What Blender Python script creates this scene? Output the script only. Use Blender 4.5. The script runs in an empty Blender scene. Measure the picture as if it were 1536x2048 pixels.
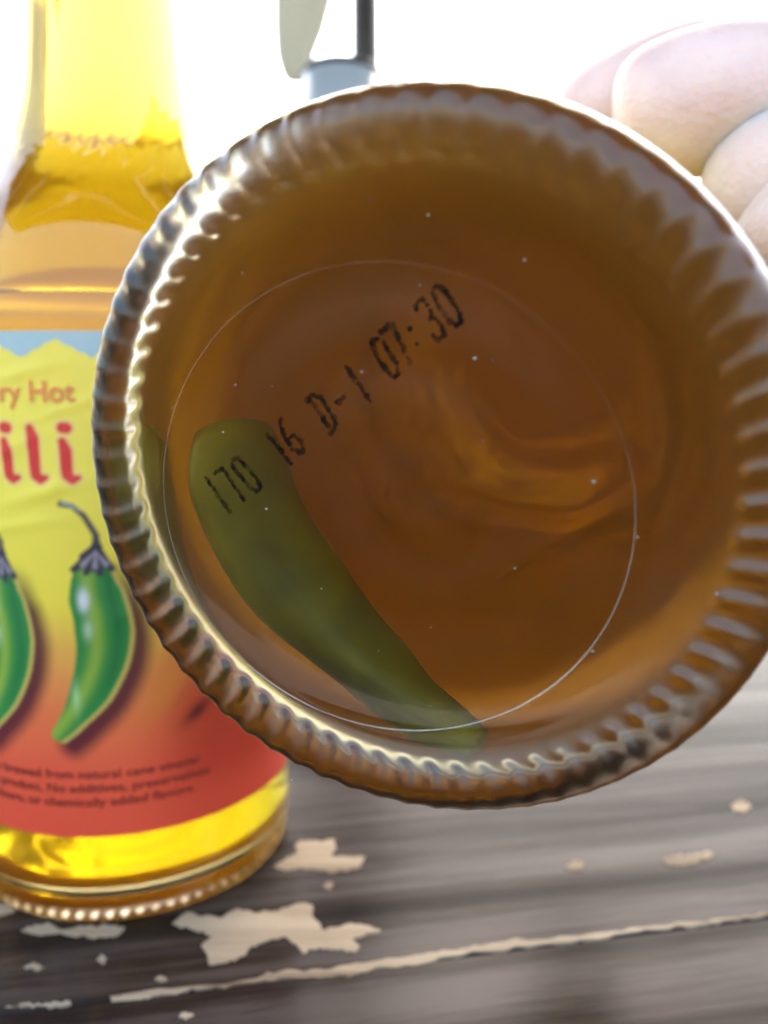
import bpy, bmesh, math, random
import numpy as np
from math import sin, cos, pi, radians, exp, hypot, atan2
from mathutils import Vector, Matrix
random.seed(4); rng = np.random.default_rng(7)
MM = 0.001
S = bpy.context.scene
C = S.collection

# ------------------------------------------------------------------ camera
H = 96.8*MM; PITCH = 0.145; TT = 0.75        # eye above the table top, pitch down, table height above ground
FX, CX, CY = 1657.0, 768.0, 1024.0
cam_d = bpy.data.cameras.new('camera'); cam = bpy.data.objects.new('camera', cam_d); C.objects.link(cam)
cam.location = (0, 0, TT+H); cam.rotation_euler = (pi/2-PITCH, 0, 0)
cam_d.sensor_width = 36; cam_d.lens = FX/2048*36
cam_d.clip_start = 0.004; cam_d.clip_end = 600
cam_d.dof.use_dof = True; cam_d.dof.focus_distance = 0.086; cam_d.dof.aperture_fstop = 20
S.camera = cam
# ------------------------------------------------------------------ world, sun, exposure
SUN_EL, SUN_AZ = radians(56), radians(14)     # azimuth from +Y towards +X
w = bpy.data.worlds.new('World'); S.world = w; w.use_nodes = True
nt = w.node_tree; bg = nt.nodes['Background']
sky = nt.nodes.new('ShaderNodeTexSky'); sky.sky_type = 'NISHITA'; sky.sun_disc = False
sky.sun_elevation = SUN_EL; sky.sun_rotation = SUN_AZ; sky.dust_density = 6.0; sky.air_density = 1.6; sky.altitude = 0
nt.links.new(sky.outputs[0], bg.inputs[0]); bg.inputs[1].default_value = 0.14
sl = bpy.data.lights.new('sun', 'SUN'); sl.energy = .6; sl.angle = radians(12); sl.color = (1, .95, .88)
so = bpy.data.objects.new('sun', sl); C.objects.link(so)
sd = Vector((sin(SUN_AZ)*cos(SUN_EL), cos(SUN_AZ)*cos(SUN_EL), sin(SUN_EL)))
so.rotation_euler = sd.to_track_quat('Z', 'Y').to_euler(); so.location = (-1, 1, 3)
S.view_settings.view_transform = 'Standard'; S.view_settings.look = 'None'
S.view_settings.exposure = 2.9; S.view_settings.gamma = 1
cy = S.cycles; cy.max_bounces = 24; cy.transmission_bounces = 20; cy.transparent_max_bounces = 12
cy.diffuse_bounces = 5; cy.glossy_bounces = 6; cy.caustics_refractive = True; cy.caustics_reflective = True
cy.volume_bounces = 10; cy.blur_glossy = 0.3; cy.sample_clamp_indirect = 6

# ------------------------------------------------------------------ helpers
def cw(x, y, z):
    """camera frame in mm (right, down, forward) -> world metres"""
    x, y, z = x*MM, y*MM, z*MM
    return Vector((x, z*cos(PITCH)-y*sin(PITCH), TT+H-z*sin(PITCH)-y*cos(PITCH)))
def at(px, py, z):
    return cw((px-CX)/FX*z, (py-CY)/FX*z, z)
def on_table(px, py):
    x = (px-CX)/FX; y = (py-CY)/FX
    d = Vector((x, cos(PITCH)-y*sin(PITCH), -sin(PITCH)-y*cos(PITCH)))
    t = H/-d.z
    return d.x*t, d.y*t
def mat(name):
    m = bpy.data.materials.new(name); m.use_nodes = True
    m.node_tree.nodes.clear(); return m, m.node_tree
def N(t, kind, **kw):
    n = t.nodes.new(kind)
    for k, v in kw.items():
        if k in n.inputs.keys(): n.inputs[k].default_value = v
        else: setattr(n, k, v)
    return n
def out(t, surf=None, vol=None, disp=None):
    o = t.nodes.new('ShaderNodeOutputMaterial')
    if surf: t.links.new(surf, o.inputs[0])
    if vol: t.links.new(vol, o.inputs[1])
    return o
def ramp(t, fac, stops):
    r = t.nodes.new('ShaderNodeValToRGB'); e = r.color_ramp.elements
    while len(e) < len(stops): e.new(.5)
    for k, (p, c) in zip(e, stops): k.position = p; k.color = (*c, 1)
    t.links.new(fac, r.inputs[0]); return r
def link(name, me, m=None, parent=None, smooth=True):
    o = bpy.data.objects.new(name, me); C.objects.link(o)
    if m: me.materials.append(m)
    if parent: o.parent = parent
    if smooth: me.polygons.foreach_set('use_smooth', [True]*len(me.polygons))
    return o
def pyd(name, v, f, m=None, parent=None, smooth=True):
    me = bpy.data.meshes.new(name); me.from_pydata([tuple(map(float, p)) for p in v], [], f); me.update()
    return link(name, me, m, parent, smooth)
def empty(name, loc=(0, 0, 0)):
    o = bpy.data.objects.new(name, None); C.objects.link(o); o.location = loc; o.empty_display_size = .02; return o
def tag(o, label, cat, group=None, kind=None):
    if label: o['label'] = label
    if cat: o['category'] = cat
    if group: o['group'] = group
    if kind: o['kind'] = kind
    return o
def copy_tree(o, parent=None):
    c = o.copy(); C.objects.link(c); c.parent = parent
    for ch in list(o.children): copy_tree(ch, c)
    return c
def lathe(prof, n=96, closed_top=True):
    v = []; f = []; ring = []
    for r, z in prof:
        if r < 1e-9: ring.append([len(v)]); v.append((0, 0, z))
        else:
            ring.append(list(range(len(v), len(v)+n)))
            v += [(r*cos(2*pi*i/n), r*sin(2*pi*i/n), z) for i in range(n)]
    for a, b in zip(ring, ring[1:]):
        for i in range(n):
            j = (i+1) % n
            if len(a) == 1: f.append((a[0], b[j], b[i]))
            elif len(b) == 1: f.append((a[i], a[j], b[0]))
            else: f.append((a[i], a[j], b[j], b[i]))
    return v, f
def dense(pts, step=1.0):
    """Catmull-Rom resample of a profile"""
    o = []; P = [np.array(p, float) for p in pts]; P = [2*P[0]-P[1]]+P+[2*P[-1]-P[-2]]
    for i in range(1, len(P)-2):
        a, b, c, d = P[i-1:i+3]; L = np.linalg.norm(c-b); k = max(1, int(math.ceil(L/step)))
        for j in range(k):
            t = j/k
            q = .5*((2*b)+(c-a)*t+(2*a-5*b+4*c-d)*t*t+(3*b-a-3*c+d)*t**3); o.append(q)
    o.append(P[-2]); return o

# ------------------------------------------------------------------ materials
def glass_mat():
    m, t = mat('bottle glass')
    g = N(t, 'ShaderNodeBsdfRefraction', IOR=1.5, Roughness=0.0) if 0 else N(t, 'ShaderNodeBsdfGlass', IOR=1.5, Roughness=0.0)
    tc = N(t, 'ShaderNodeTexCoord'); sp = N(t, 'ShaderNodeSeparateXYZ'); t.links.new(tc.outputs['Object'], sp.inputs[0])
    cb = N(t, 'ShaderNodeCombineXYZ'); t.links.new(sp.outputs[0], cb.inputs[0]); t.links.new(sp.outputs[1], cb.inputs[1])
    ln = N(t, 'ShaderNodeVectorMath', operation='LENGTH'); t.links.new(cb.outputs[0], ln.inputs[0])
    r1 = N(t, 'ShaderNodeMapRange', interpolation_type='SMOOTHSTEP'); t.links.new(ln.outputs['Value'], r1.inputs[0]); r1.inputs[1].default_value = .0235; r1.inputs[2].default_value = .0268; r1.inputs[3].default_value = 0; r1.inputs[4].default_value = .24
    r2 = N(t, 'ShaderNodeMapRange', interpolation_type='SMOOTHSTEP'); t.links.new(sp.outputs[2], r2.inputs[0]); r2.inputs[1].default_value = .003; r2.inputs[2].default_value = .007; r2.inputs[3].default_value = 1; r2.inputs[4].default_value = 0
    ml = N(t, 'ShaderNodeMath', operation='MULTIPLY'); t.links.new(r1.outputs[0], ml.inputs[0]); t.links.new(r2.outputs[0], ml.inputs[1]); t.links.new(ml.outputs[0], g.inputs['Roughness'])
    v = N(t, 'ShaderNodeVolumeAbsorption', Density=24.0); v.inputs['Color'].default_value = (.62, .60, .30, 1)
    out(t, g.outputs[0], v.outputs[0]); return m
def liquid_mat():
    m, t = mat('chili vinegar')
    g = N(t, 'ShaderNodeBsdfGlass', IOR=1.335/1.5, Roughness=0.15)
    v = N(t, 'ShaderNodeVolumeAbsorption', Density=104.0); v.inputs['Color'].default_value = (.952, .835, .0, 1)
    sc = N(t, 'ShaderNodeVolumeScatter', Density=19.0, Anisotropy=.4); sc.inputs['Color'].default_value = (.95, .62, .15, 1)
    a = N(t, 'ShaderNodeAddShader'); t.links.new(v.outputs[0], a.inputs[0]); t.links.new(sc.outputs[0], a.inputs[1])
    out(t, g.outputs[0], a.outputs[0]); return m
M = {}
M['glass'] = glass_mat(); M['liquid'] = liquid_mat()
def label_mat():
    m, t = mat('printed label')
    a = N(t, 'ShaderNodeVertexColor', layer_name='print')
    geo = N(t, 'ShaderNodeNewGeometry')
    nz = N(t, 'ShaderNodeTexNoise', Scale=55.0, Detail=3.0); tc = N(t, 'ShaderNodeTexCoord')
    t.links.new(tc.outputs['Object'], nz.inputs['Vector'])
    bp = N(t, 'ShaderNodeBump', Strength=.35, Distance=.0012); t.links.new(nz.outputs[0], bp.inputs['Height'])
    mx = N(t, 'ShaderNodeMix', data_type='RGBA'); t.links.new(geo.outputs['Backfacing'], mx.inputs[0])
    mp = N(t, 'ShaderNodeMix', data_type='RGBA'); mp.inputs[0].default_value = .45; mp.inputs[7].default_value = (.75, .7, .6, 1)
    t.links.new(a.outputs[0], mp.inputs[6])
    t.links.new(a.outputs[0], mx.inputs[6]); t.links.new(mp.outputs[2], mx.inputs[7])
    p = N(t, 'ShaderNodeBsdfPrincipled', Roughness=.42); t.links.new(mx.outputs[2], p.inputs['Base Color']); t.links.new(bp.outputs[0], p.inputs['Normal'])
    p.inputs['Specular IOR Level'].default_value = .35
    tr = N(t, 'ShaderNodeBsdfTranslucent'); t.links.new(a.outputs[0], tr.inputs[0])
    ms = N(t, 'ShaderNodeMixShader', Fac=.30); t.links.new(p.outputs[0], ms.inputs[1]); t.links.new(tr.outputs[0], ms.inputs[2])
    out(t, ms.outputs[0]); return m
M['label'] = label_mat()
def flat(name, col, rough=.5, metal=0, **kw):
    m, t = mat(name); p = N(t, 'ShaderNodeBsdfPrincipled', Roughness=rough, Metallic=metal)
    tc = N(t, 'ShaderNodeTexCoord'); nz = N(t, 'ShaderNodeTexNoise', Scale=kw.get('scale', 30.0), Detail=4.0)
    t.links.new(tc.outputs['Object'], nz.inputs['Vector'])
    v = kw.get('var', .25)
    r = ramp(t, nz.outputs[0], [(.3, tuple(c*(1-v) for c in col)), (.7, tuple(min(1, c*(1+v)) for c in col))])
    t.links.new(r.outputs[0], p.inputs['Base Color']); out(t, p.outputs[0]); return m
M['ink_orange'] = flat('orange print ink', (.70, .20, .05), .45)
M['ink_small'] = flat('dark red print ink', (.20, .02, .012), .45)
M['cap'] = flat('gold screw cap', (.55, .4, .12), .3, 1)
M['dark_metal'] = flat('dark brown painted metal', (.035, .028, .026), .45)
M['grey_metal'] = flat('grey brushed metal', (.42, .44, .44), .35, .25, var=.08)
M['curtain'] = flat('pale olive cloth', (.62, .61, .46), .8, var=.1)
def cloth_mat():
    m, t = mat('pale olive cloth'); tc = N(t, 'ShaderNodeTexCoord'); nz = N(t, 'ShaderNodeTexWave', Scale=260.0)
    t.links.new(tc.outputs['Object'], nz.inputs['Vector'])
    r = ramp(t, nz.outputs['Fac'], [(.2, (.42, .42, .36)), (.8, (.54, .54, .47))])
    d = N(t, 'ShaderNodeBsdfDiffuse'); t.links.new(r.outputs[0], d.inputs[0]); tr = N(t, 'ShaderNodeBsdfTranslucent'); t.links.new(r.outputs[0], tr.inputs[0])
    ms = N(t, 'ShaderNodeMixShader', Fac=.5); t.links.new(d.outputs[0], ms.inputs[1]); t.links.new(tr.outputs[0], ms.inputs[2]); out(t, ms.outputs[0]); return m
M['curtain'] = cloth_mat()
M['strap'] = flat('blue grey cloth', (.45, .5, .52), .8)
M['ground'] = flat('concrete terrace floor', (.16, .15, .14), .8, scale=6.)

def ink_mat():
    m, t = mat('ink jet code ink')
    tc = N(t, 'ShaderNodeTexCoord'); nz = N(t, 'ShaderNodeTexNoise', Scale=900.0, Detail=3.0)
    t.links.new(tc.outputs['Object'], nz.inputs['Vector'])
    r = ramp(t, nz.outputs[0], [(.35, (.85, .85, .85)), (.72, (.15, .15, .15))])
    d = N(t, 'ShaderNodeBsdfDiffuse'); d.inputs[0].default_value = (.012, .008, .007, 1)
    tr = N(t, 'ShaderNodeBsdfTransparent'); ms = N(t, 'ShaderNodeMixShader')
    t.links.new(r.outputs[0], ms.inputs[0]); t.links.new(tr.outputs[0], ms.inputs[1]); t.links.new(d.outputs[0], ms.inputs[2])
    out(t, ms.outputs[0]); return m
M['ink'] = ink_mat()
def bead_mat():
    m, t = mat('mould line glass')
    d = N(t, 'ShaderNodeBsdfDiffuse'); d.inputs[0].default_value = (.8, .72, .6, 1)
    g = N(t, 'ShaderNodeBsdfGlossy', Roughness=.15); a = N(t, 'ShaderNodeMixShader', Fac=.5)
    t.links.new(d.outputs[0], a.inputs[1]); t.links.new(g.outputs[0], a.inputs[2])
    tr = N(t, 'ShaderNodeBsdfTransparent'); ms = N(t, 'ShaderNodeMixShader', Fac=.24)
    t.links.new(tr.outputs[0], ms.inputs[1]); t.links.new(a.outputs[0], ms.inputs[2]); out(t, ms.outputs[0]); return m
M['bead'] = bead_mat(); M['dust'] = flat('pale dust', (.3, .27, .24), .4)
def chili_mat(c1=(.06, .052, .005), c2=(.27, .24, .02)):
    m, t = mat('green chili skin')
    tc = N(t, 'ShaderNodeTexCoord'); nz = N(t, 'ShaderNodeTexNoise', Scale=85.0, Detail=5.0)
    t.links.new(tc.outputs['Object'], nz.inputs['Vector'])
    r = ramp(t, nz.outputs[0], [(.36, c1), (.64, c2)])
    p = N(t, 'ShaderNodeBsdfPrincipled', Roughness=.5); t.links.new(r.outputs[0], p.inputs['Base Color'])
    tr = N(t, 'ShaderNodeBsdfTranslucent'); tr.inputs[0].default_value = (.5, .5, .06, 1)
    ms = N(t, 'ShaderNodeMixShader', Fac=.35); t.links.new(p.outputs[0], ms.inputs[1]); t.links.new(tr.outputs[0], ms.inputs[2])
    out(t, ms.outputs[0]); return m
M['chili'] = chili_mat(); M['chili_pale'] = chili_mat((.34, .33, .05), (.5, .48, .08))
def skin_mat():
    m, t = mat('skin')
    tc = N(t, 'ShaderNodeTexCoord'); nz = N(t, 'ShaderNodeTexNoise', Scale=60.0, Detail=5.0)
    t.links.new(tc.outputs['Object'], nz.inputs['Vector'])
    r = ramp(t, nz.outputs[0], [(.35, (.62, .42, .38)), (.65, (.78, .58, .52))])
    v = N(t, 'ShaderNodeTexVoronoi', Scale=900.0); t.links.new(tc.outputs['Object'], v.inputs['Vector'])
    b = N(t, 'ShaderNodeBump', Strength=.5, Distance=.0003); t.links.new(v.outputs[0], b.inputs['Height'])
    p = N(t, 'ShaderNodeBsdfPrincipled', Roughness=.5); p.inputs['Subsurface Weight'].default_value = .6
    p.inputs['Subsurface Radius'].default_value = (1, .35, .2); p.inputs['Subsurface Scale'].default_value = .008
    t.links.new(r.outputs[0], p.inputs['Base Color']); t.links.new(b.outputs[0], p.inputs['Normal']); out(t, p.outputs[0]); return m
M['skin'] = skin_mat(); M['nail'] = flat('finger nail', (.75, .5, .45), .25, var=.05)
def wood_mat(name, c1, c2, c3, rlo, rhi, bump=.4, spec=.036):
    m, t = mat(name)
    tc = N(t, 'ShaderNodeTexCoord'); oi = N(t, 'ShaderNodeObjectInfo')
    mp = N(t, 'ShaderNodeMapping'); mp.inputs['Scale'].default_value = (2.2, 34, 34)
    t.links.new(tc.outputs['Object'], mp.inputs['Vector'])
    ad = N(t, 'ShaderNodeVectorMath', operation='ADD'); t.links.new(mp.outputs[0], ad.inputs[0])
    mu = N(t, 'ShaderNodeVectorMath', operation='SCALE'); t.links.new(oi.outputs['Location'], mu.inputs[0]); mu.inputs['Scale'].default_value = 37.
    t.links.new(mu.outputs[0], ad.inputs[1])
    n1 = N(t, 'ShaderNodeTexNoise', Scale=2.2, Detail=8.0, Roughness=.62, Distortion=.4); t.links.new(ad.outputs[0], n1.inputs['Vector'])
    n2 = N(t, 'ShaderNodeTexNoise', Scale=9.0, Detail=5.0, Roughness=.6); t.links.new(tc.outputs['Object'], n2.inputs['Vector'])
    mx = N(t, 'ShaderNodeMath', operation='MULTIPLY_ADD'); t.links.new(n2.outputs[0], mx.inputs[0]); mx.inputs[1].default_value = .55
    n3 = N(t, 'ShaderNodeTexNoise', Scale=9.0, Detail=9.0, Roughness=.7, Distortion=.8); t.links.new(ad.outputs[0], n3.inputs['Vector'])
    n13 = N(t, 'ShaderNodeMix', data_type='FLOAT'); n13.inputs[0].default_value = .4; t.links.new(n1.outputs[0], n13.inputs[2]); t.links.new(n3.outputs[0], n13.inputs[3])
    sb = N(t, 'ShaderNodeMath', operation='ADD'); t.links.new(n13.outputs[0], sb.inputs[0]); sb.inputs[1].default_value = -.27
    t.links.new(sb.outputs[0], mx.inputs[2])
    r = ramp(t, mx.outputs[0], [(.40, c1), (.5, c2), (.60, c3)])
    rr = N(t, 'ShaderNodeMapRange'); rr.inputs[1].default_value = .3; rr.inputs[2].default_value = .7; rr.inputs[3].default_value = rlo; rr.inputs[4].default_value = rhi
    t.links.new(n2.outputs[0], rr.inputs[0])
    b = N(t, 'ShaderNodeBump', Strength=bump, Distance=.0006); t.links.new(n1.outputs[0], b.inputs['Height'])
    p = N(t, 'ShaderNodeBsdfPrincipled'); t.links.new(r.outputs[0], p.inputs['Base Color']); t.links.new(rr.outputs[0], p.inputs['Roughness'])
    sp = N(t, 'ShaderNodeMapRange'); sp.inputs[1].default_value = .35; sp.inputs[2].default_value = .65; sp.inputs[3].default_value = spec*.6; sp.inputs[4].default_value = spec*1.4
    t.links.new(n1.outputs[0], sp.inputs[0]); t.links.new(sp.outputs[0], p.inputs['Specular IOR Level'])
    t.links.new(b.outputs[0], p.inputs['Normal']); out(t, p.outputs[0]); return m
M['plank'] = wood_mat('weathered varnished wood', (.010, .006, .005), (.024, .016, .013), (.056, .043, .038), .13, .30, .3)
M['bare'] = wood_mat('bare chipped wood', (.13, .09, .06), (.27, .205, .14), (.38, .30, .21), .7, .9, .6)

# ------------------------------------------------------------------ ground
pyd('ground', [(-150, -150, 0), (150, -150, 0), (150, 150, 0), (-150, 150, 0)], [(0, 1, 2, 3)], M['ground'], smooth=False)
tag(bpy.data.objects['ground'], None, None, kind='structure')

# ------------------------------------------------------------------ table
ja = on_table(225, 2000); jb = on_table(1536, 1835)
JT = atan2(jb[1]-ja[1], jb[0]-ja[0])
tbl = empty('wooden_table', (ja[0], ja[1], 0)); tbl.rotation_euler[2] = JT
tag(tbl, 'dark weathered wooden plank table with chipped varnish under the bottles', 'table')
PW, PH, PL = .110, .022, 1.25
def plank_mesh():
    bm = bmesh.new(); n = 60
    prof = [(0, 0), (.0, PH-.0008), (.0001, PH-.0002), (.0004, PH), (PW-.0005, PH), (PW-.0002, PH-.0002), (PW-.0001, PH-.0008), (PW-.0001, 0)]
    rows = []
    for i in range(n+1):
        x = -PL/2+PL*i/n
        jit = .00008*sin(i*1.7)+.00003
        rows.append([bm.verts.new((x, y+(jit if k in (1, 2, 3) else 0), z-(0.0003*abs(sin(i*2.3)) if k in (2, 5) else 0)-PH)) for k, (y, z) in enumerate(prof)])
    for a, b in zip(rows, rows[1:]):
        for k in range(len(prof)):
            l = (k+1) % len(prof); bm.faces.new((a[k], b[k], b[l], a[l]))
    bm.faces.new(rows[0]); bm.faces.new(rows[-1][::-1])
    bmesh.ops.recalc_face_normals(bm, faces=bm.faces)
    me = bpy.data.meshes.new('plank'); bm.to_mesh(me); bm.free(); return me
pme = plank_mesh(); pme.materials.append(M['plank'])
for k in range(-4, 4):
    o = bpy.data.objects.new('plank', pme); C.objects.link(o); o.parent = tbl
    o.location = (.12, k*PW, TT)
def box_o(name, a, b, m, parent, bev=.002):
    bm = bmesh.new(); bmesh.ops.create_cube(bm, size=1)
    for v in bm.verts: v.co = Vector([(a[i]+b[i])/2+v.co[i]*(b[i]-a[i]) for i in range(3)])
    bmesh.ops.bevel(bm, geom=bm.edges[:], offset=bev, segments=2, affect='EDGES')
    me = bpy.data.meshes.new(name); bm.to_mesh(me); bm.free(); return link(name, me, m, parent, False)
for x in (-.42, .66):
    box_o('rail', (x-.02, -4*PW+.03, TT-PH-.06), (x+.02, 4*PW-.03, TT-PH-.0005), M['plank'], tbl)
    for y in (-4*PW+.005, 4*PW-.055):
        box_o('leg', (x-.022, y-.022+.02, 0), (x+.022, y+.022+.02, TT-PH-.061), M['plank'], tbl)

# chipped patches of bare wood (outlines as they lie on the top)
def jag(pts, amp, sub=5):
    o = []
    n = len(pts)
    for i in range(n):
        a = np.array(pts[i]); b = np.array(pts[(i+1) % n]); L = np.linalg.norm(b-a)
        nrm = np.array([-(b-a)[1], (b-a)[0]])/(L+1e-9)
        for k in range(sub):
            t = k/sub; o.append(a*(1-t)+b*t+nrm*rng.normal(0, amp*L)*(k > 0))
    return o
def patch(pxpts, amp=.05, zt=.00018, dz=0):
    pts = [on_table(*q) for q in jag(pxpts, amp)]
    bm = bmesh.new()
    vs = [bm.verts.new((x, y, TT+zt)) for x, y in pts]
    f = bm.faces.new(vs)
    bmesh.ops.triangulate(bm, faces=[f])
    bot = [bm.verts.new((x, y, TT-.0004)) for x, y in pts]
    for i in range(len(vs)):
        j = (i+1) % len(vs)
        bm.faces.new((vs[i], vs[j], bot[j], bot[i]))
    bmesh.ops.recalc_face_normals(bm, faces=bm.faces)
    me = bpy.data.meshes.new('bare_patch'); bm.to_mesh(me); bm.free()
    o = link('bare_patch', me, M['bare'], None, False)
    o.parent = tbl; o.matrix_parent_inverse = tbl_inv
    return o
bpy.context.view_layer.update(); tbl_inv = tbl.matrix_world.inverted()
patch([(345, 1848), (375, 1825), (440, 1838), (470, 1820), (510, 1828), (560, 1822), (585, 1812), (608, 1806), (626, 1812), (625, 1832), (650, 1862), (700, 1848), (722, 1850), (745, 1856), (762, 1862), (730, 1872), (705, 1880), (720, 1894), (712, 1906), (665, 1900), (640, 1896), (606, 1908), (596, 1894), (570, 1874), (530, 1884), (500, 1894), (490, 1912), (455, 1926), (418, 1930), (415, 1912), (402, 1892), (428, 1872), (390, 1862)])
patch([(590, 1692), (600, 1682), (640, 1684), (668, 1678), (672, 1700), (660, 1712), (700, 1714), (732, 1712), (722, 1734), (690, 1744), (640, 1742), (600, 1736), (575, 1742), (548, 1734), (572, 1716), (596, 1708)])
patch([(42, 1862), (80, 1852), (98, 1846), (118, 1860), (170, 1854), (230, 1852), (250, 1856), (238, 1870), (190, 1878), (130, 1870), (80, 1872)])
patch([(-30, 1830), (0, 1806), (22, 1812), (30, 1822), (10, 1830), (-10, 1836)])
patch([(48, 1936), (70, 1926), (90, 1936), (75, 1943)], .08)
patch([(193, 1922), (203, 1910), (214, 1918), (208, 1928)], .08)
patch([(310, 1960), (320, 1952), (335, 1960), (322, 1966)], .08)
patch([(358, 2034), (370, 2025), (388, 2032), (372, 2040)], .08)
patch([(10, 2016), (60, 2006), (100, 2008), (140, 2003), (142, 2008), (90, 2013), (50, 2014)], .05)
patch([(645, 1776), (655, 1764), (668, 1768), (660, 1780)], .08)
patch([(1462, 1612), (1480, 1600), (1502, 1610), (1492, 1626), (1472, 1624)], .07)
patch([(1325, 1722), (1345, 1712), (1385, 1712), (1410, 1704), (1430, 1708), (1412, 1722), (1375, 1730), (1340, 1732)], .07)
patch([(1130, 1734), (1150, 1722), (1170, 1728), (1160, 1742), (1140, 1742)], .08)
# long sliver of bare wood where the varnish has worn off the joint
top = [(220, 1994), (300, 1981), (400, 1972), (500, 1960), (560, 1944), (640, 1940), (700, 1930), (760, 1922), (830, 1911), (900, 1902), (960, 1893), (1080, 1881), (1180, 1869), (1260, 1857), (1380, 1845), (1460, 1836), (1536, 1826), (1640, 1812)]
bot_ = [(1640, 1816), (1536, 1831), (1460, 1841), (1400, 1851), (1340, 1858), (1260, 1866), (1180, 1880), (1080, 1890), (960, 1904), (890, 1914), (830, 1932), (740, 1942), (700, 1955), (640, 1957), (560, 1957), (480, 1968), (400, 1980), (320, 1990), (280, 2000), (225, 2003)]
patch(top+bot_, .03)

# ------------------------------------------------------------------ bottle
OUTER = [(0, 3.9), (8, 3.85), (14, 3.7), (20, 3.35), (23, 2.7), (25.4, 1.75), (27.3, .75), (28.8, .15), (30, .15), (31.2, .8), (32.0, 2.2), (32.35, 4.2), (32.5, 7)]
BODY = [(32.5, 10), (32.5, 16), (32.5, 60), (32.5, 108), (32.2, 112), (31.2, 117), (29.2, 123), (25.6, 129), (21.6, 135), (18.8, 141), (17.3, 148), (16.5, 156), (15.7, 170), (14.8, 190), (14, 212), (14.0, 222), (14.6, 224), (14.6, 227), (13.6, 228), (0, 228)]
NB = 66; NA = NB*14
def glass_mesh():
    prof = dense(OUTER, .32); nb = len(prof); prof = prof+[np.array(p) for p in dense(BODY[:4], 6.)[:-1]+dense(BODY[3:], 1.3)]
    P = np.array(prof)
    T = np.gradient(P, axis=0); T /= np.linalg.norm(T, axis=1)[:, None]+1e-9
    Nn = np.c_[T[:, 1], -T[:, 0]]       # outward normal of the profile
    arc = np.r_[0, np.cumsum(np.linalg.norm(np.diff(P, axis=0), axis=1))]
    a0 = arc[np.argmin(np.abs(P[:nb, 0]-26.4))]
    a1 = a0+6.8
    a = np.arange(NA)*2*pi/NA
    v = [(0, 0, P[0, 1])]; f = []
    for i in range(1, len(P)-1):
        s = (arc[i]-a0)/(a1-a0)
        if 0 < s < 1:
            amp = .36*min(1, s/.13)**1.2*min(1, (1-s)/.35)
            ph = NB*a+radians(-100.3)*(-NB)+ (1.4*sin(s*pi*1.1)+1.0*s)
            jit = .75+.25*np.sin(a*3+1)+.1*np.sin(a*17)
            k = amp*jit*(np.clip(.5+.5*np.cos(ph), 0, 1)**1.5)
        else: k = np.zeros(NA)
        wob = 0.05*np.sin(a*2+1+P[i, 1]*.01) if P[i, 0] > 10 else 0
        if 118 < P[i, 1] < 152:
            e_ = exp(-((P[i, 1]-139)/6.5)**2); y_ = P[i, 1]
            wob = wob+e_*.10*(np.sin(a*23+y_*1.3)*np.sin(y_*1.1+a*7)+.6*np.sin(a*41-y_*2.1+2*np.sin(a*5)))
        r = P[i, 0]+Nn[i, 0]*k+wob; z = P[i, 1]+Nn[i, 1]*k
        if P[i, 0] < 25: z = z+.05*np.sin(a*2+.7)*P[i, 0]/25+.04*np.sin(P[i, 0]*.9+a)
        v += list(zip(r*np.cos(a), r*np.sin(a), z))
    v.append((0, 0, P[-1, 1])); n = len(P)-2
    idx = lambda i, j: 1+(i)*NA+(j % NA)
    for j in range(NA): f.append((0, idx(0, j+1), idx(0, j)))
    for i in range(n-1):
        for j in range(NA): f.append((idx(i, j), idx(i, j+1), idx(i+1, j+1), idx(i+1, j)))
    for j in range(NA): f.append((idx(n-1, j), idx(n-1, j+1), len(v)-1))
    V = np.array(v)*MM
    me = bpy.data.meshes.new('glass_body'); me.from_pydata(V.tolist(), [], f); me.update(); return me
def lv_mesh():
    prof = dense([(0, 8.0), (10, 7.8), (18, 7.2), (23, 6.2), (26.5, 5.6), (29.4, 5.2), (31.2, 6.6), (31.75, 9.5), (31.8, 16), (31.8, 60), (31.7, 108), (30.4, 113), (27, 121), (22.5, 129), (18, 136), (15.6, 143), (14.4, 150), (13.4, 160), (12.2, 190), (11.5, 215), (11.3, 219), (0, 219.5)], 1.6)
    v, f = lathe([(max(0, p[0]) if p[0] > 1e-6 else 0, p[1]) for p in prof], 128)
    me = bpy.data.meshes.new('liquid'); me.from_pydata((np.array(v)*MM).tolist(), [], f); me.update()
    a = np.array(me.vertices[0].normal)
    return me
# label print, painted in mm: s across (0 = middle of the visible face), h above the base
def sm(a, b, x): t = np.clip((x-a)/(b-a), 0, 1); return t*t*(3-2*t)
def mixc(c, col, k): return c*(1-k[..., None])+np.array(col)*k[..., None]
def seg_d(s, h, pts, rad):
    d = np.full(s.shape, 1e9)
    for (p, q, ra, rb) in zip(pts, pts[1:], rad, rad[1:]):
        p = np.array(p, float); q = np.array(q, float); e = q-p
        t = np.clip(((s-p[0])*e[0]+(h-p[1])*e[1])/(e@e), 0, 1)
        d = np.minimum(d, np.hypot(s-p[0]-t*e[0], h-p[1]-t*e[1])-(ra+(rb-ra)*t))
    return d
def cov(d, w=.18): return 1-sm(-w, w, d)
CH_PTS = [(4.0, 66.2), (4.2, 62.5), (5.2, 57), (4.9, 51.5), (2.8, 45.5), (-.6, 40.2), (-3.1, 37.2)]
CH_RAD = [2.9, 4.4, 4.6, 4.1, 3.4, 2.2, 1.3]
CHS = [tuple(p) for p in dense(CH_PTS, 1.5)]; CRS = list(np.interp(np.linspace(0, 6, len(CHS)), range(7), CH_RAD))
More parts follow.
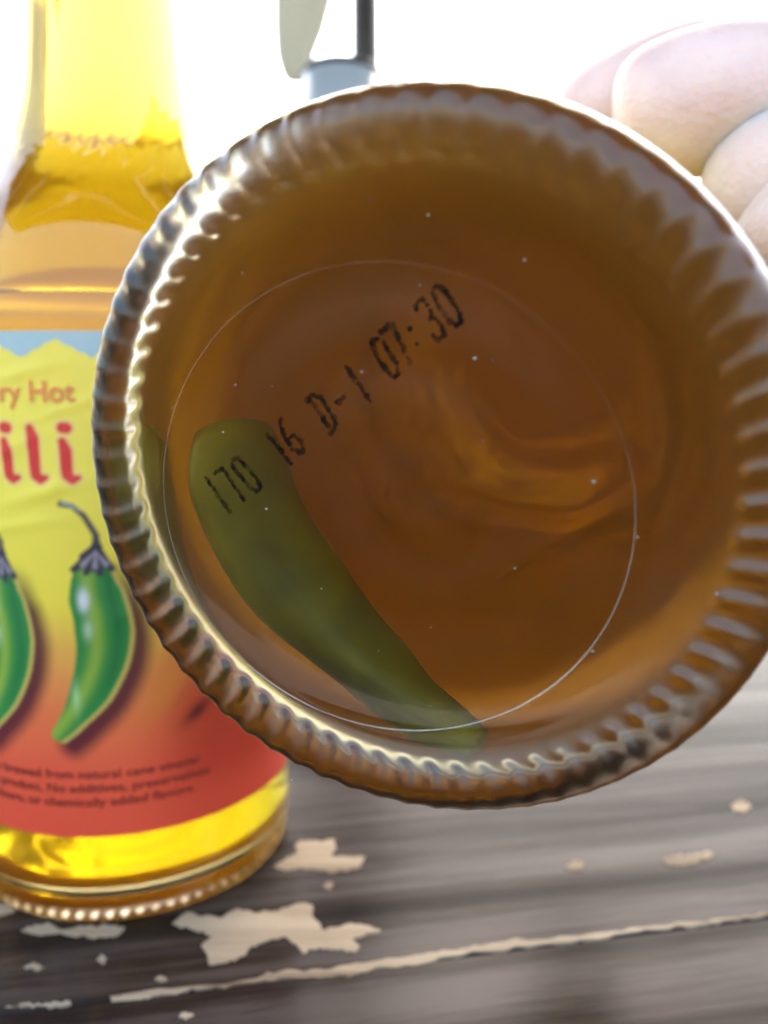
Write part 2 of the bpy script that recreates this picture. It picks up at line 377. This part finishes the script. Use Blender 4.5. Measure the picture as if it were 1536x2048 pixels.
def paint(s, h):
    c = np.zeros(s.shape+(3,)); t = h+.9*np.sin(s*.25)+0.0*s
    stops = [(10, (.86, .09, .05)), (30, (.86, .12, .06)), (40, (.86, .20, .07)), (47, (.86, .33, .09)), (53, (.88, .50, .09)), (60, (.94, .78, .08)), (80, (.95, .84, .11)), (110, (.94, .81, .13))]
    X = [a for a, _ in stops]
    for k in range(3): c[..., k] = np.interp(t, X, [b[k] for _, b in stops])
    # warmer, darker print to the right of the chilies
    c = mixc(c, (.50, .04, .02), .8*sm(8, 24, s)*sm(62, 40, h)*(1-.5*sm(30, 20, h)))
    c = mixc(c, (.80, .28, .05), .6*np.exp(-((s-16-(h-45)*.6)/3.0)**2)*sm(36, 44, h)*sm(66, 56, h))
    for off, top_ in ((0, 1), (-17.2, 1), (-34.5, 0)):
        dh = {0: 0, -17.2: -1.5, -34.5: -2.5}[off]
        S_ = s-off; H_ = h-dh
        sh = seg_d(S_-2.6, H_+1.6, CHS, [r*.9 for r in CRS])
        c = mixc(c, (.10, .015, .03), .93*np.clip(1-sm(-.5, 3.0, sh), 0, 1)*sm(72, 60, H_))
        # pale golden rim on the shadow side of the body
        d = seg_d(S_-.75, H_+.25, CHS, CRS); c = mixc(c, (.62, .50, .12), cov(d, .25))
        d = seg_d(S_, H_, CHS, CRS); g = np.zeros_like(c)+np.array((.035, .27, .06))
        g = mixc(g, (.30, .48, .06), np.exp(-((seg_d(S_+.9, H_, CHS, [0]*len(CHS)))/1.25)**2)*.95)
        g = mixc(g, (.02, .17, .05), .7*np.exp(-((seg_d(S_-2.6, H_, CHS, [0]*len(CHS)))/.8)**2)*sm(40, 50, H_))
        g = mixc(g, (.78, .84, .90), .95*np.exp(-(((S_-2.4)/1.0)**2+((H_-61.2)/2.1)**2)**1.4))
        g = mixc(g, (.62, .78, .55), .7*np.exp(-(((S_-2.9)/.8)**2+((H_-56)/1.8)**2)))
        g = mixc(g, (.45, .80, .40), .7*np.exp(-(((S_-.3)/.7)**2+((H_-44)/2.6)**2)))
        c = mixc(c, (0, 0, 0), np.zeros_like(d)); k = cov(d)[..., None]; c = c*(1-k)+g*k
        d = seg_d(S_, H_, [(5.0, 70), (5.0, 72.5), (3.2, 75.8), (1.3, 77.5), (-.5, 77.8)], [.8, .55, .5, .45, .55])
        c = mixc(c, (.10, .085, .09), cov(d)); d = seg_d(S_, H_, [(2.6, 76.6), (.6, 77.9), (-.2, 77.9)], [.12, .2, .25]); c = mixc(c, (.5, .52, .5), cov(d, .25))
        d = seg_d(S_, H_, [(5, 70.3), (4.6, 68.6)], [1.0, 2.5])
        for e in ((1.0, 66.6), (3.1, 66.0), (5.4, 65.8), (7.4, 66.6)): d = np.minimum(d, seg_d(S_, H_, [(4.7, 69), e], [1.2, .55]))
        c = mixc(c, (.06, .05, .07), cov(d))
        for e in ((2.6, 67.4), (4.6, 67.0), (6.4, 67.4)):
            c = mixc(c, (.45, .42, .50), .75*cov(seg_d(S_, H_, [(4.8, 69.6), e], [.1, .45]), .3))
    c = mixc(c, (.06, .01, .015), .85*np.exp(-((((s-21)*.8+(h-39)*.6)/3.2)**2+(((h-39)*.8-(s-21)*.6)/1.3)**2)))
    c = mixc(c, (.62, .12, .05), .6*np.exp(-((((s-18.5)*.5+(h-42.5)*.85)/3.)**2+(((h-42.5)*.5-(s-18.5)*.85)/.8)**2)))
    # brand word, white glow under red letters
    dd = []
    def stroke(pts, rad): dd.append(seg_d(s, h, pts, rad))
    for x, dot in ((-9.6, 1), (-4.6, 0), (.8, 1)):
        if dot: stroke([(x-.35, 90.5), (x+.35, 90.45)], [.95, .95])
        yt = 88.2 if dot else 90.4
        stroke([(x-.45, yt), (x, yt-1.6), (x+.05, 84), (x+.15, 82.6), (x+.9, 81.9), (x+1.9, 82.2)], [.75, 1.05, 1.0, .95, .8, .5])
    x = -17.0
    stroke([(x, 91), (x, 81.9)], [1.0, 1.0]); stroke([(x, 86), (x+2, 87.7), (x+3.6, 86.6), (x+3.7, 81.9)], [.7, .8, .9, .95])
    stroke([(-20.2, 90.2), (-22.6, 91.6), (-25.4, 91), (-27.2, 87.6), (-26.2, 83.6), (-23.4, 81.8), (-20.4, 83.2)], [.9, .9, 1.1, 1.2, 1.1, .9, .7])
    D = np.minimum.reduce(dd)
    c = mixc(c, (.90, .62, .32), .6*(1-sm(0, .9, D))); c = mixc(c, (.74, .05, .045), cov(D, .2))
    # pale blue band with the yellow zigzag at the top edge
    zz = 101.9+3.0*np.abs(((s+0.0)/11.6+10) % 1*2-1)
    zz = zz+.12*np.sin(s*3)
    k = 1-cov(-(h-zz)*-1, .15) if 0 else sm(-.15, .15, h-zz)
    c = mixc(c, (.42, .60, .66), k)
    # worn corner
    return np.clip(c, 0, 1)
LS, LH0, LH1 = 76.0, 18.0, 106.2
def label_mesh():
    ns, nh = 600, 380
    s = np.linspace(-LS, LS, ns); h = np.linspace(LH0, LH1, nh); SS, HH = np.meshgrid(s, h)
    col = paint(SS, HH)
    R = 32.5+.12+.16*(.5+.5*np.sin(SS*.33+HH*.12)*np.sin(HH*.21+1))*sm(LH0, LH0+10, HH)
    # creases in the paper
    for (s0, h0, dx, dy, amp, wd) in ((-6, 99.5, 1, .25, .22, 1.1), (2, 94, 1, .35, .18, .9), (-4, 79.5, 1, .3, .3, 1.3), (-8, 74, 1, .15, .22, 1.2), (0, 85, .3, 1, .14, 1.), (12, 60, .9, .5, .2, 2.), (-9, 87, 1, .4, .16, 1.2)):
        L = hypot(dx, dy); q = ((SS-s0)*dy-(HH-h0)*dx)/L; u_ = ((SS-s0)*dx+(HH-h0)*dy)/L
        R = R+amp*np.exp(-(q/wd)**2)*np.exp(-(u_/7)**2)
    TH = SS/32.5
    V = np.stack([R*np.sin(TH), -R*np.cos(TH), HH], -1).reshape(-1, 3)*MM
    i = np.arange(nh-1)[:, None]*ns+np.arange(ns-1)[None]; i = i.ravel()
    F = np.c_[i, i+1, i+ns+1, i+ns]
    me = bpy.data.meshes.new('label'); me.from_pydata(V.tolist(), [], F.tolist()); me.update()
    a = me.color_attributes.new('print', 'FLOAT_COLOR', 'POINT')
    a.data.foreach_set('color', np.c_[col.reshape(-1, 3), np.ones(ns*nh)].astype(np.float32).ravel())
    return me
def text_mesh(name, body, size, s0, h0, shear=0, bold=0, sx=1., R=32.95, right=False):
    cu = bpy.data.curves.new(name, 'FONT'); cu.body = body; cu.size = size; cu.offset = bold; cu.shear = shear; cu.resolution_u = 4
    o = bpy.data.objects.new('tmp', cu); C.objects.link(o); dg = bpy.context.evaluated_depsgraph_get(); dg.update()
    me = bpy.data.meshes.new_from_object(o.evaluated_get(dg)); bpy.data.objects.remove(o)
    bm = bmesh.new(); bm.from_mesh(me)
    if right: s0 = s0-max(v.co.x for v in bm.verts)*sx
    bmesh.ops.triangulate(bm, faces=bm.faces)
    for _ in range(2):
        e = [x for x in bm.edges if x.calc_length() > .9]
        if e: bmesh.ops.subdivide_edges(bm, edges=e, cuts=1); bmesh.ops.triangulate(bm, faces=bm.faces)
    for v in bm.verts:
        s = s0+v.co.x*sx; h = h0+v.co.y; th = s/32.5
        v.co = Vector((R*sin(th), -R*cos(th), h))*MM
    bm.to_mesh(me); bm.free(); me.name = name; return me

# pose of the held bottle, camera frame, mm
K = 1.028
HC = np.array([1.66, -1.347, 68.1])*K; HN = np.array([.345, -.321, 1.]); HN /= np.linalg.norm(HN)
HU = np.cross([0, 1, 0], HN); HU /= np.linalg.norm(HU); HV = np.cross(HN, HU)
HC = HC+np.array([-.25, 0, 0])
def hp(u, v, d):
    return cw(*(HC+HU*u+HV*v+HN*d))
def base_uv(px, py, d=3.3):
    r = np.array([(px-CX)/FX, (py-CY)/FX, 1.]); p0 = HC+HN*d; P = r*(p0@HN)/(r@HN)-p0
    return P@HU, P@HV

def build_bottle():
    b = empty('vinegar_bottle')
    link('glass_body', glass_mesh(), M['glass'], b)
    link('liquid', lv_mesh(), M['liquid'], b)
    lab = link('label', label_mesh(), M['label'], b)
    link('lettering', text_mesh('lettering', 'Very Hot', 4.9, 2.9, 94.8, bold=.07, sx=.98, right=True), M['ink_orange'], lab, False)
    for i, (tx, s0, h0) in enumerate((('Each batch is brewed from natural cane vinegar', -29.3, 29.2), ('into the best fine product. No additives, preservatives', -34.6, 26.6), ('colours, or chemically added flavors.', -19.0, 24.0))):
        link('small_print', text_mesh('small_print', tx, 2.25, s0, h0, bold=.03, sx=1.17), M['ink_small'], lab, False)
    # cap
    v, f = lathe([(0, 229.6), (14.2, 229.6), (15.2, 229), (15.4, 228), (15.4, 213), (15.0, 212.4), (14.2, 212.4)][::-1], 72)
    v = np.array(v)*MM
    c = pyd('cap', v, f, M['cap'], b)
    # off-centre mould line under the base
    n = 160; vv = []; ff = []
    for i in range(n):
        a = 2*pi*i/n
        for k in range(6):
            q = 2*pi*k/6; tw = .02+.10*max(0, sin(a+.25))*(.8+.2*sin(a*9))-.016*max(0, cos(a+.9)); rr = 21.7+tw*cos(q)+.12*sin(2*a+1)
            x, y = -3.0+rr*cos(a), 2.4+rr*sin(a); r0 = hypot(x, y)
            zb = np.interp(r0, [p[0] for p in OUTER[:6]], [p[1] for p in OUTER[:6]])
            vv.append((x, y, zb+.6*tw*sin(q)))
        for k in range(6): ff.append((i*6+k, ((i+1) % n)*6+k, ((i+1) % n)*6+(k+1) % 6, i*6+(k+1) % 6))
    ob = pyd('mould_line', np.array(vv)*MM, ff, M['bead'], b)
    # ink-jet date code, strokes on the base glass
    G = {'1': [[(.5, 0), (.5, 1)]], '7': [[(.0, 1), (.9, 1), (.75, .6), (.55, 0)]], '0': [[(.2, 0), (0, .2), (0, .8), (.2, 1), (.7, 1), (.9, .8), (.9, .2), (.7, 0), (.2, 0)]],
         '6': [[(.75, 1), (.3, .85), (.05, .5), (.0, .2), (.25, 0), (.65, 0), (.9, .2), (.75, .48), (.1, .45)]], 'D': [[(0, 0), (.25, 0), (.6, 0), (.9, .2), (.9, .8), (.6, 1), (0, 1)], [(.2, 0), (.2, 1)]],
         '-': [[(.0, .5), (.9, .5)]], ':': [[(.4, .25), (.45, .27)], [(.4, .7), (.45, .72)]], '3': [[(0, .9), (.3, 1), (.7, 1), (.9, .8), (.75, .55), (.4, .52), (.75, .48), (.9, .2), (.7, 0), (.2, 0), (0, .15)]]}
    cells = [('1', 450, 1030, 405, 962), ('7', 478, 1010, 428, 948), ('0', 508, 988, 458, 926), ('1', 570, 938, 522, 876), ('6', 592, 912, 545, 850), ('D', 657, 868, 613, 800), ('-', 693, 840, 648, 774),
             ('1', 728, 812, 680, 742), ('0', 781, 760, 737, 690), ('7', 806, 736, 762, 664), (':', 832, 712, 800, 648), ('3', 872, 684, 826, 612), ('0', 906, 656, 860, 584)]
    vv = []; ff = []
    P0 = np.array(base_uv(450, 1030)); P1 = np.array(base_uv(906, 656)); bx = (P1-P0)/np.linalg.norm(P1-P0)
    for ch, x0, y0, x1, y1 in cells:
        a = np.array(base_uv(x0, y0)); b_ = np.array(base_uv(x1, y1)); up = b_-a; W = 1.25
        for st in G[ch]:
            pts = [a+bx*W*p[0]*1.0+up*p[1] for p in st]
            q = []
            for p_, r_ in zip(pts, pts[1:]):
                m_ = max(2, int(np.linalg.norm(r_-p_)/.12))
                q += [p_+(r_-p_)*t/m_ for t in range(m_)]
            q.append(pts[-1])
            for i, p_ in enumerate(q):      # overlapping ink dots
                if (i % 2 and len(q) > 4) or rng.random() < .07: continue
                rr = .24+rng.normal(0, .045); p_ = p_+rng.normal(0, .045, 2)
                n0 = len(vv); r0 = hypot(*p_); zb = np.interp(r0, [t[0] for t in OUTER[:6]], [t[1] for t in OUTER[:6]])-.09-.0006*len(vv)/12
                for k in range(12): vv.append((p_[0]+rr*cos(2*pi*k/12), p_[1]+rr*sin(2*pi*k/12), zb))
                ff.append(tuple(n0+k for k in range(12)))
    pyd('date_code', np.array(vv)*MM, ff, M['ink'], b, False)
    # dust specks and tiny droplets on the base glass
    vv = []; ff = []
    known = [(1187, 965, .16), (530, 1020, .12), (470, 770, .10), (948, 718, .14), (1432, 1168, .15), (1186, 1300, .13), (445, 865, .1), (555, 1600, .12), (1028, 1140, .09), (720, 745, .09), (1275, 1075, .1), (640, 1180, .08), (860, 430, .09), (1050, 520, .08)]
    for i in range(26):
        if i < len(known): x, y = base_uv(*known[i][:2]); r_ = known[i][2]
        else:
            a = rng.uniform(0, 2*pi); q = 25*rng.uniform()**.5; x, y = q*cos(a), q*sin(a); r_ = rng.uniform(.03, .075)
        r0 = hypot(x, y); zb = np.interp(r0, [p[0] for p in OUTER], [p[1] for p in OUTER]); n0 = len(vv)
        vv.append((x, y, zb-r_*.9))
        for k in range(8): vv.append((x+r_*(1+.3*(k % 3))*cos(k*pi/4), y+r_*sin(k*pi/4), zb-.02))
        for k in range(8): ff.append((n0, n0+1+k, n0+1+(k+1) % 8))
    o = pyd('dust_speck', np.array(vv)*MM, ff, M['dust'], b); o['kind'] = 'stuff'
    return b
held = build_bottle()
tag(held, 'tilted bottle held in the hand, knurled brown base towards the viewer with date code', 'bottle', 'chili vinegar bottles')
R3 = Matrix((hp(1, 0, 0)-hp(0, 0, 0), hp(0, 1, 0)-hp(0, 0, 0), hp(0, 0, 1)-hp(0, 0, 0))).transposed()
R3 = R3*(1/MM)
held.matrix_world = Matrix.Translation(hp(0, 0, 0)) @ R3.to_4x4()
stand = copy_tree(held)
stand['label'] = 'upright bottle of yellow chili vinegar standing on the table, yellow and red label'
stand.matrix_world = Matrix.Translation((-.0536, .170, TT+.0003)) @ Matrix.Rotation(radians(-0.0), 4, 'Z')
FACE = atan2(-.0536, .170)   # the label's s=0 faces world -Y as measured

# ------------------------------------------------------------------ green chilies inside
def chili(path, rads, n=20, name='green_chili'):
    """path in local bottle mm; returns one tapered pod"""
    P = dense(path, 2.0); m_ = len(P); L = np.linspace(0, 1, m_); rr = np.interp(L, np.linspace(0, 1, len(rads)), rads)
    v = []; f = []
    for i, p in enumerate(P):
        t = P[min(i+1, m_-1)]-P[max(i-1, 0)]; t = t/np.linalg.norm(t); a = np.cross(t, [0.1, .2, 1]); a /= np.linalg.norm(a); b = np.cross(t, a)
        for k in range(n):
            q = 2*pi*k/n; r = rr[i]*(1+.05*sin(q*3+i*.2)+.04*sin(i*.7)); v.append(p+r*(a*cos(q)+b*sin(q)))
    for i in range(m_-1):
        for k in range(n): f.append((i*n+k, i*n+(k+1) % n, (i+1)*n+(k+1) % n, (i+1)*n+k))
    v.append(P[0]); v.append(P[-1]); A = len(v)-2
    for k in range(n): f.append((A, (k+1) % n, k)); f.append((A+1, (m_-1)*n+k, (m_-1)*n+(k+1) % n))
    return np.array(v)*MM, f
def add_chili(mw, path, rads, label, m='chili'):
    e = empty('green_chili'); e.matrix_world = mw @ Matrix.Translation(Vector(path[-1])*MM)
    tag(e, label, 'chili', 'green chilies in the vinegar')
    v, f = chili(path, rads); o = pyd('pod', v-np.array(path[-1])*MM, f, M[m], e)
    return e
add_chili(held.matrix_world, [(-24.4, -3, 21), (-23.3, 3, 18.5), (-19, 11, 15.8), (-12.5, 18, 13.8), (-4.5, 25.0, 11.8), (.5, 28.0, 10.6), (3.4, 29.2, 9.6)], [5.0, 6.4, 6.6, 6.0, 5.2, 4.4, 3.4, 2.0],
          'olive green chili seen through the base of the held bottle')

# ------------------------------------------------------------------ hand holding the tilted bottle
def ax(s, phi, rho):
    a = radians(phi); return hp(rho*cos(a), rho*sin(a), s)
def make_hand():
    vs = []; es = []; rs = []
    def add(p, r, prev=None):
        vs.append(p); rs.append(r*MM)
        if prev is not None: es.append((prev, len(vs)-1))
        return len(vs)-1
    root = add(ax(92, 2, 55), 17)
    wrist = add(cw(128, -2, 168), 19, root); fa = add(cw(190, 30, 160), 25, wrist); add(cw(300, 95, 130), 34, fa); add(cw(390, 160, 90), 38, len(vs)-1)
    spec = [(110, 0), (90, 1), (70, 2), (52, 3)]
    kn = [(-34, 60), (-30, 56), (-8, 52), (2, 50)]
    pip = [(-61, 55), (-47, 54), (-14, 48.5), (-4, 47)]
    dip = [(-76, 45.5), (-60, 45.5), (-26, 42), (-14, 41.5)]
    tip = [(-88, 38.5), (-72, 39), (-36, 39.5), (-24, 39.5)]
    rad = [(13, 10.6, 9.8, 8.6), (14.5, 13, 12, 10), (13, 10.4, 9.4, 8.2), (11.5, 9, 8.2, 7.2)]
    tips = []
    for (s, i), a, b, c, d, r in zip(spec, kn, pip, dip, tip, rad):
        p0 = add(ax(s*.6+34, -22, 51), 16, root)
        p1 = add(ax(s, *a), r[0]+1, p0); p2 = add(ax(s, *b), r[1], p1)
        p3 = add(ax(s-1, *c), r[2], p2); p4 = add(ax(s-2, *d), r[3], p3); tips.append((s-2, d))
    w0 = add(ax(98, -20, 50), 15, root); w1 = add(ax(92, -37, 47), 14.5, w0); w2 = add(ax(72, -35, 46), 13.5, w1)
    t0 = add(ax(100, 22, 54), 14, root); t1 = add(ax(106, 52, 49), 11, t0); t2 = add(ax(108, 82, 43), 9, t1); add(ax(108, 104, 41), 7.5, t2)
    me = bpy.data.meshes.new('person'); me.from_pydata([tuple(v) for v in vs], es, [])
    o = bpy.data.objects.new('person', me); C.objects.link(o)
    sk = o.modifiers.new('skin', 'SKIN'); sk.use_smooth_shade = True; sk.branch_smoothing = .6
    for k, sv in enumerate(me.skin_vertices[0].data): sv.radius = (rs[k], rs[k]); sv.use_root = (k == 0)
    ss = o.modifiers.new('sub', 'SUBSURF'); ss.levels = ss.render_levels = 3
    dg = bpy.context.evaluated_depsgraph_get(); dg.update()
    m2 = bpy.data.meshes.new_from_object(o.evaluated_get(dg)); o.modifiers.clear(); o.data = m2; m2.materials.clear(); m2.materials.append(M['skin'])
    m2.polygons.foreach_set('use_smooth', [True]*len(m2.polygons))
    tag(o, 'hand with pale pink skin gripping the tilted bottle from the right', 'person')
    for s, (phi, rho) in tips:   # finger nails
        bm = bmesh.new(); bmesh.ops.create_uvsphere(bm, u_segments=16, v_segments=10, radius=1)
        me3 = bpy.data.meshes.new('nail'); bm.to_mesh(me3); bm.free(); n = link('nail', me3, M['nail'], o)
        p = ax(s, phi+6, rho+7.0); tt = (ax(s, phi+0, rho+5.0)-ax(s, phi+12, rho+8.6)).normalized(); q = ax(s, phi+8, rho+30); zz = (q-p); zz = (zz-tt*zz.dot(tt)).normalized(); yy = zz.cross(tt).normalized()
        Mx = Matrix((tt*.0046, yy*.0042, zz*.0011)).transposed().to_4x4(); n.matrix_world = Matrix.Translation(p) @ Mx
    return o
make_hand()

# ------------------------------------------------------------------ background seen over the bottles
def tube(name, pts, rads, m, parent=None, n=20, flat_=1.0):
    v = []; f = []
    for (p, r) in zip(pts, rads):
        for k in range(n): q = 2*pi*k/n; v.append((p[0]+r*cos(q), p[1]+r*sin(q)*flat_, p[2]))
    for i in range(len(pts)-1):
        for k in range(n): f.append((i*n+k, i*n+(k+1) % n, (i+1)*n+(k+1) % n, (i+1)*n+k))
    f.append(tuple(range(n))[::-1]); f.append(tuple((len(pts)-1)*n+k for k in range(n)))
    return pyd(name, v, f, m, parent)
pole = empty('post_with_added_roof', (0, 0, 0)); zc = 1600.
pp = at(731, 190, zc); pole.location = (pp.x, pp.y, 0)
tag(pole, 'thin dark brown porch post rising behind the held bottle, carrying an added unseen roof that shades the table', 'porch')
tube('shaft', [(0, 0, 0.012), (0, 0, 2.6)], [.027, .027], M['dark_metal'], pole)
hz = at(731, 150, zc).z
tube('collar', [(0, 0, hz-.12), (0, 0, hz-.02), (0, 0, hz)], [.031, .031, .028], M['dark_metal'], pole)
tube('foot_plate', [(0, 0, 0), (0, 0, .012)], [.09, .09], M['dark_metal'], pole)
x0, y0 = pp.x, pp.y
box_o('beam', (-1.7-x0, -.05, 2.6), (2.6-x0, .05, 2.72), M['plank'], pole, .004)
for k in range(6):  # roof boards added out of view to shade the table and darken glass reflections
    yb = .12-k*.42
    for hs in (0, 1): box_o('added_roof_board', (-1.9-x0+2.4*hs, yb-.41, 2.721), (-1.9-x0+2.4*(hs+1)-.004, yb, 2.745), M['plank'], pole, .003)
# grey metal canister at the far end of the table
zc = 520.
cb = at(684, 140, zc)
can = empty('metal_canister', (cb.x, cb.y, TT)); tag(can, 'tall grey metal canister with dark rim standing on the table behind the bottles', 'canister')
hh = cb.z-TT; r1 = 76/FX*zc*MM; r2 = 96/FX*zc*MM
tube('body', [(0, 0, .0005), (0, 0, hh*.3), (0, 0, hh*.7), (0, 0, hh-.004)], [r2*1.25, r2*1.2, r2*1.08, r1], M['grey_metal'], can, 40)
tube('rim', [(0, 0, hh-.003), (0, 0, hh-.0015), (0, 0, hh)], [r1+.0008, r1+.0012, r1+.0006], M['dark_metal'], can, 40)
# gathered cloth
def cloth(name, ctr, wid, m, lab_, cat, zc, fold=5, amp=.012):
    n = 40; v = []; f = []; e = empty(name, tuple(at(*ctr[-1], zc))); o0 = e.location.copy()
    for (px, py), wpx in zip(ctr, wid):
        for k in range(n):
            q = 2*pi*k/n; rw = wpx/FX*zc*MM/2
            rr = rw*(1+.10*sin(q*fold)); p = at(px, py, zc)
            v.append((p.x-o0.x+rr*cos(q), p.y-o0.y+rr*.5*sin(q), p.z-o0.z))
    for i in range(len(ctr)-1):
        for k in range(n): f.append((i*n+k, (i+1)*n+k, (i+1)*n+(k+1) % n, i*n+(k+1) % n))
    f.append(tuple(range(n))); f.append(tuple((len(ctr)-1)*n+k for k in range(n))[::-1])
    o = pyd('cloth', v, f, m, e); tag(e, lab_, cat); return e
cloth('hanging_curtain', [(640, -900), (625, -400), (612, -100), (606, 0), (598, 60), (590, 110), (592, 150), (596, 165)], [200, 160, 128, 112, 96, 74, 56, 40], M['curtain'], 'pale olive gathered curtain hanging left of the dark post', 'curtain', 1500.)
cloth('hanging_strap', [(372, -900), (378, -300), (383, -50), (390, 40), (394, 88)], [26, 24, 20, 13, 3], M['strap'], 'thin blue grey strap end hanging beside the bottle neck', 'strap', 1300., 3)
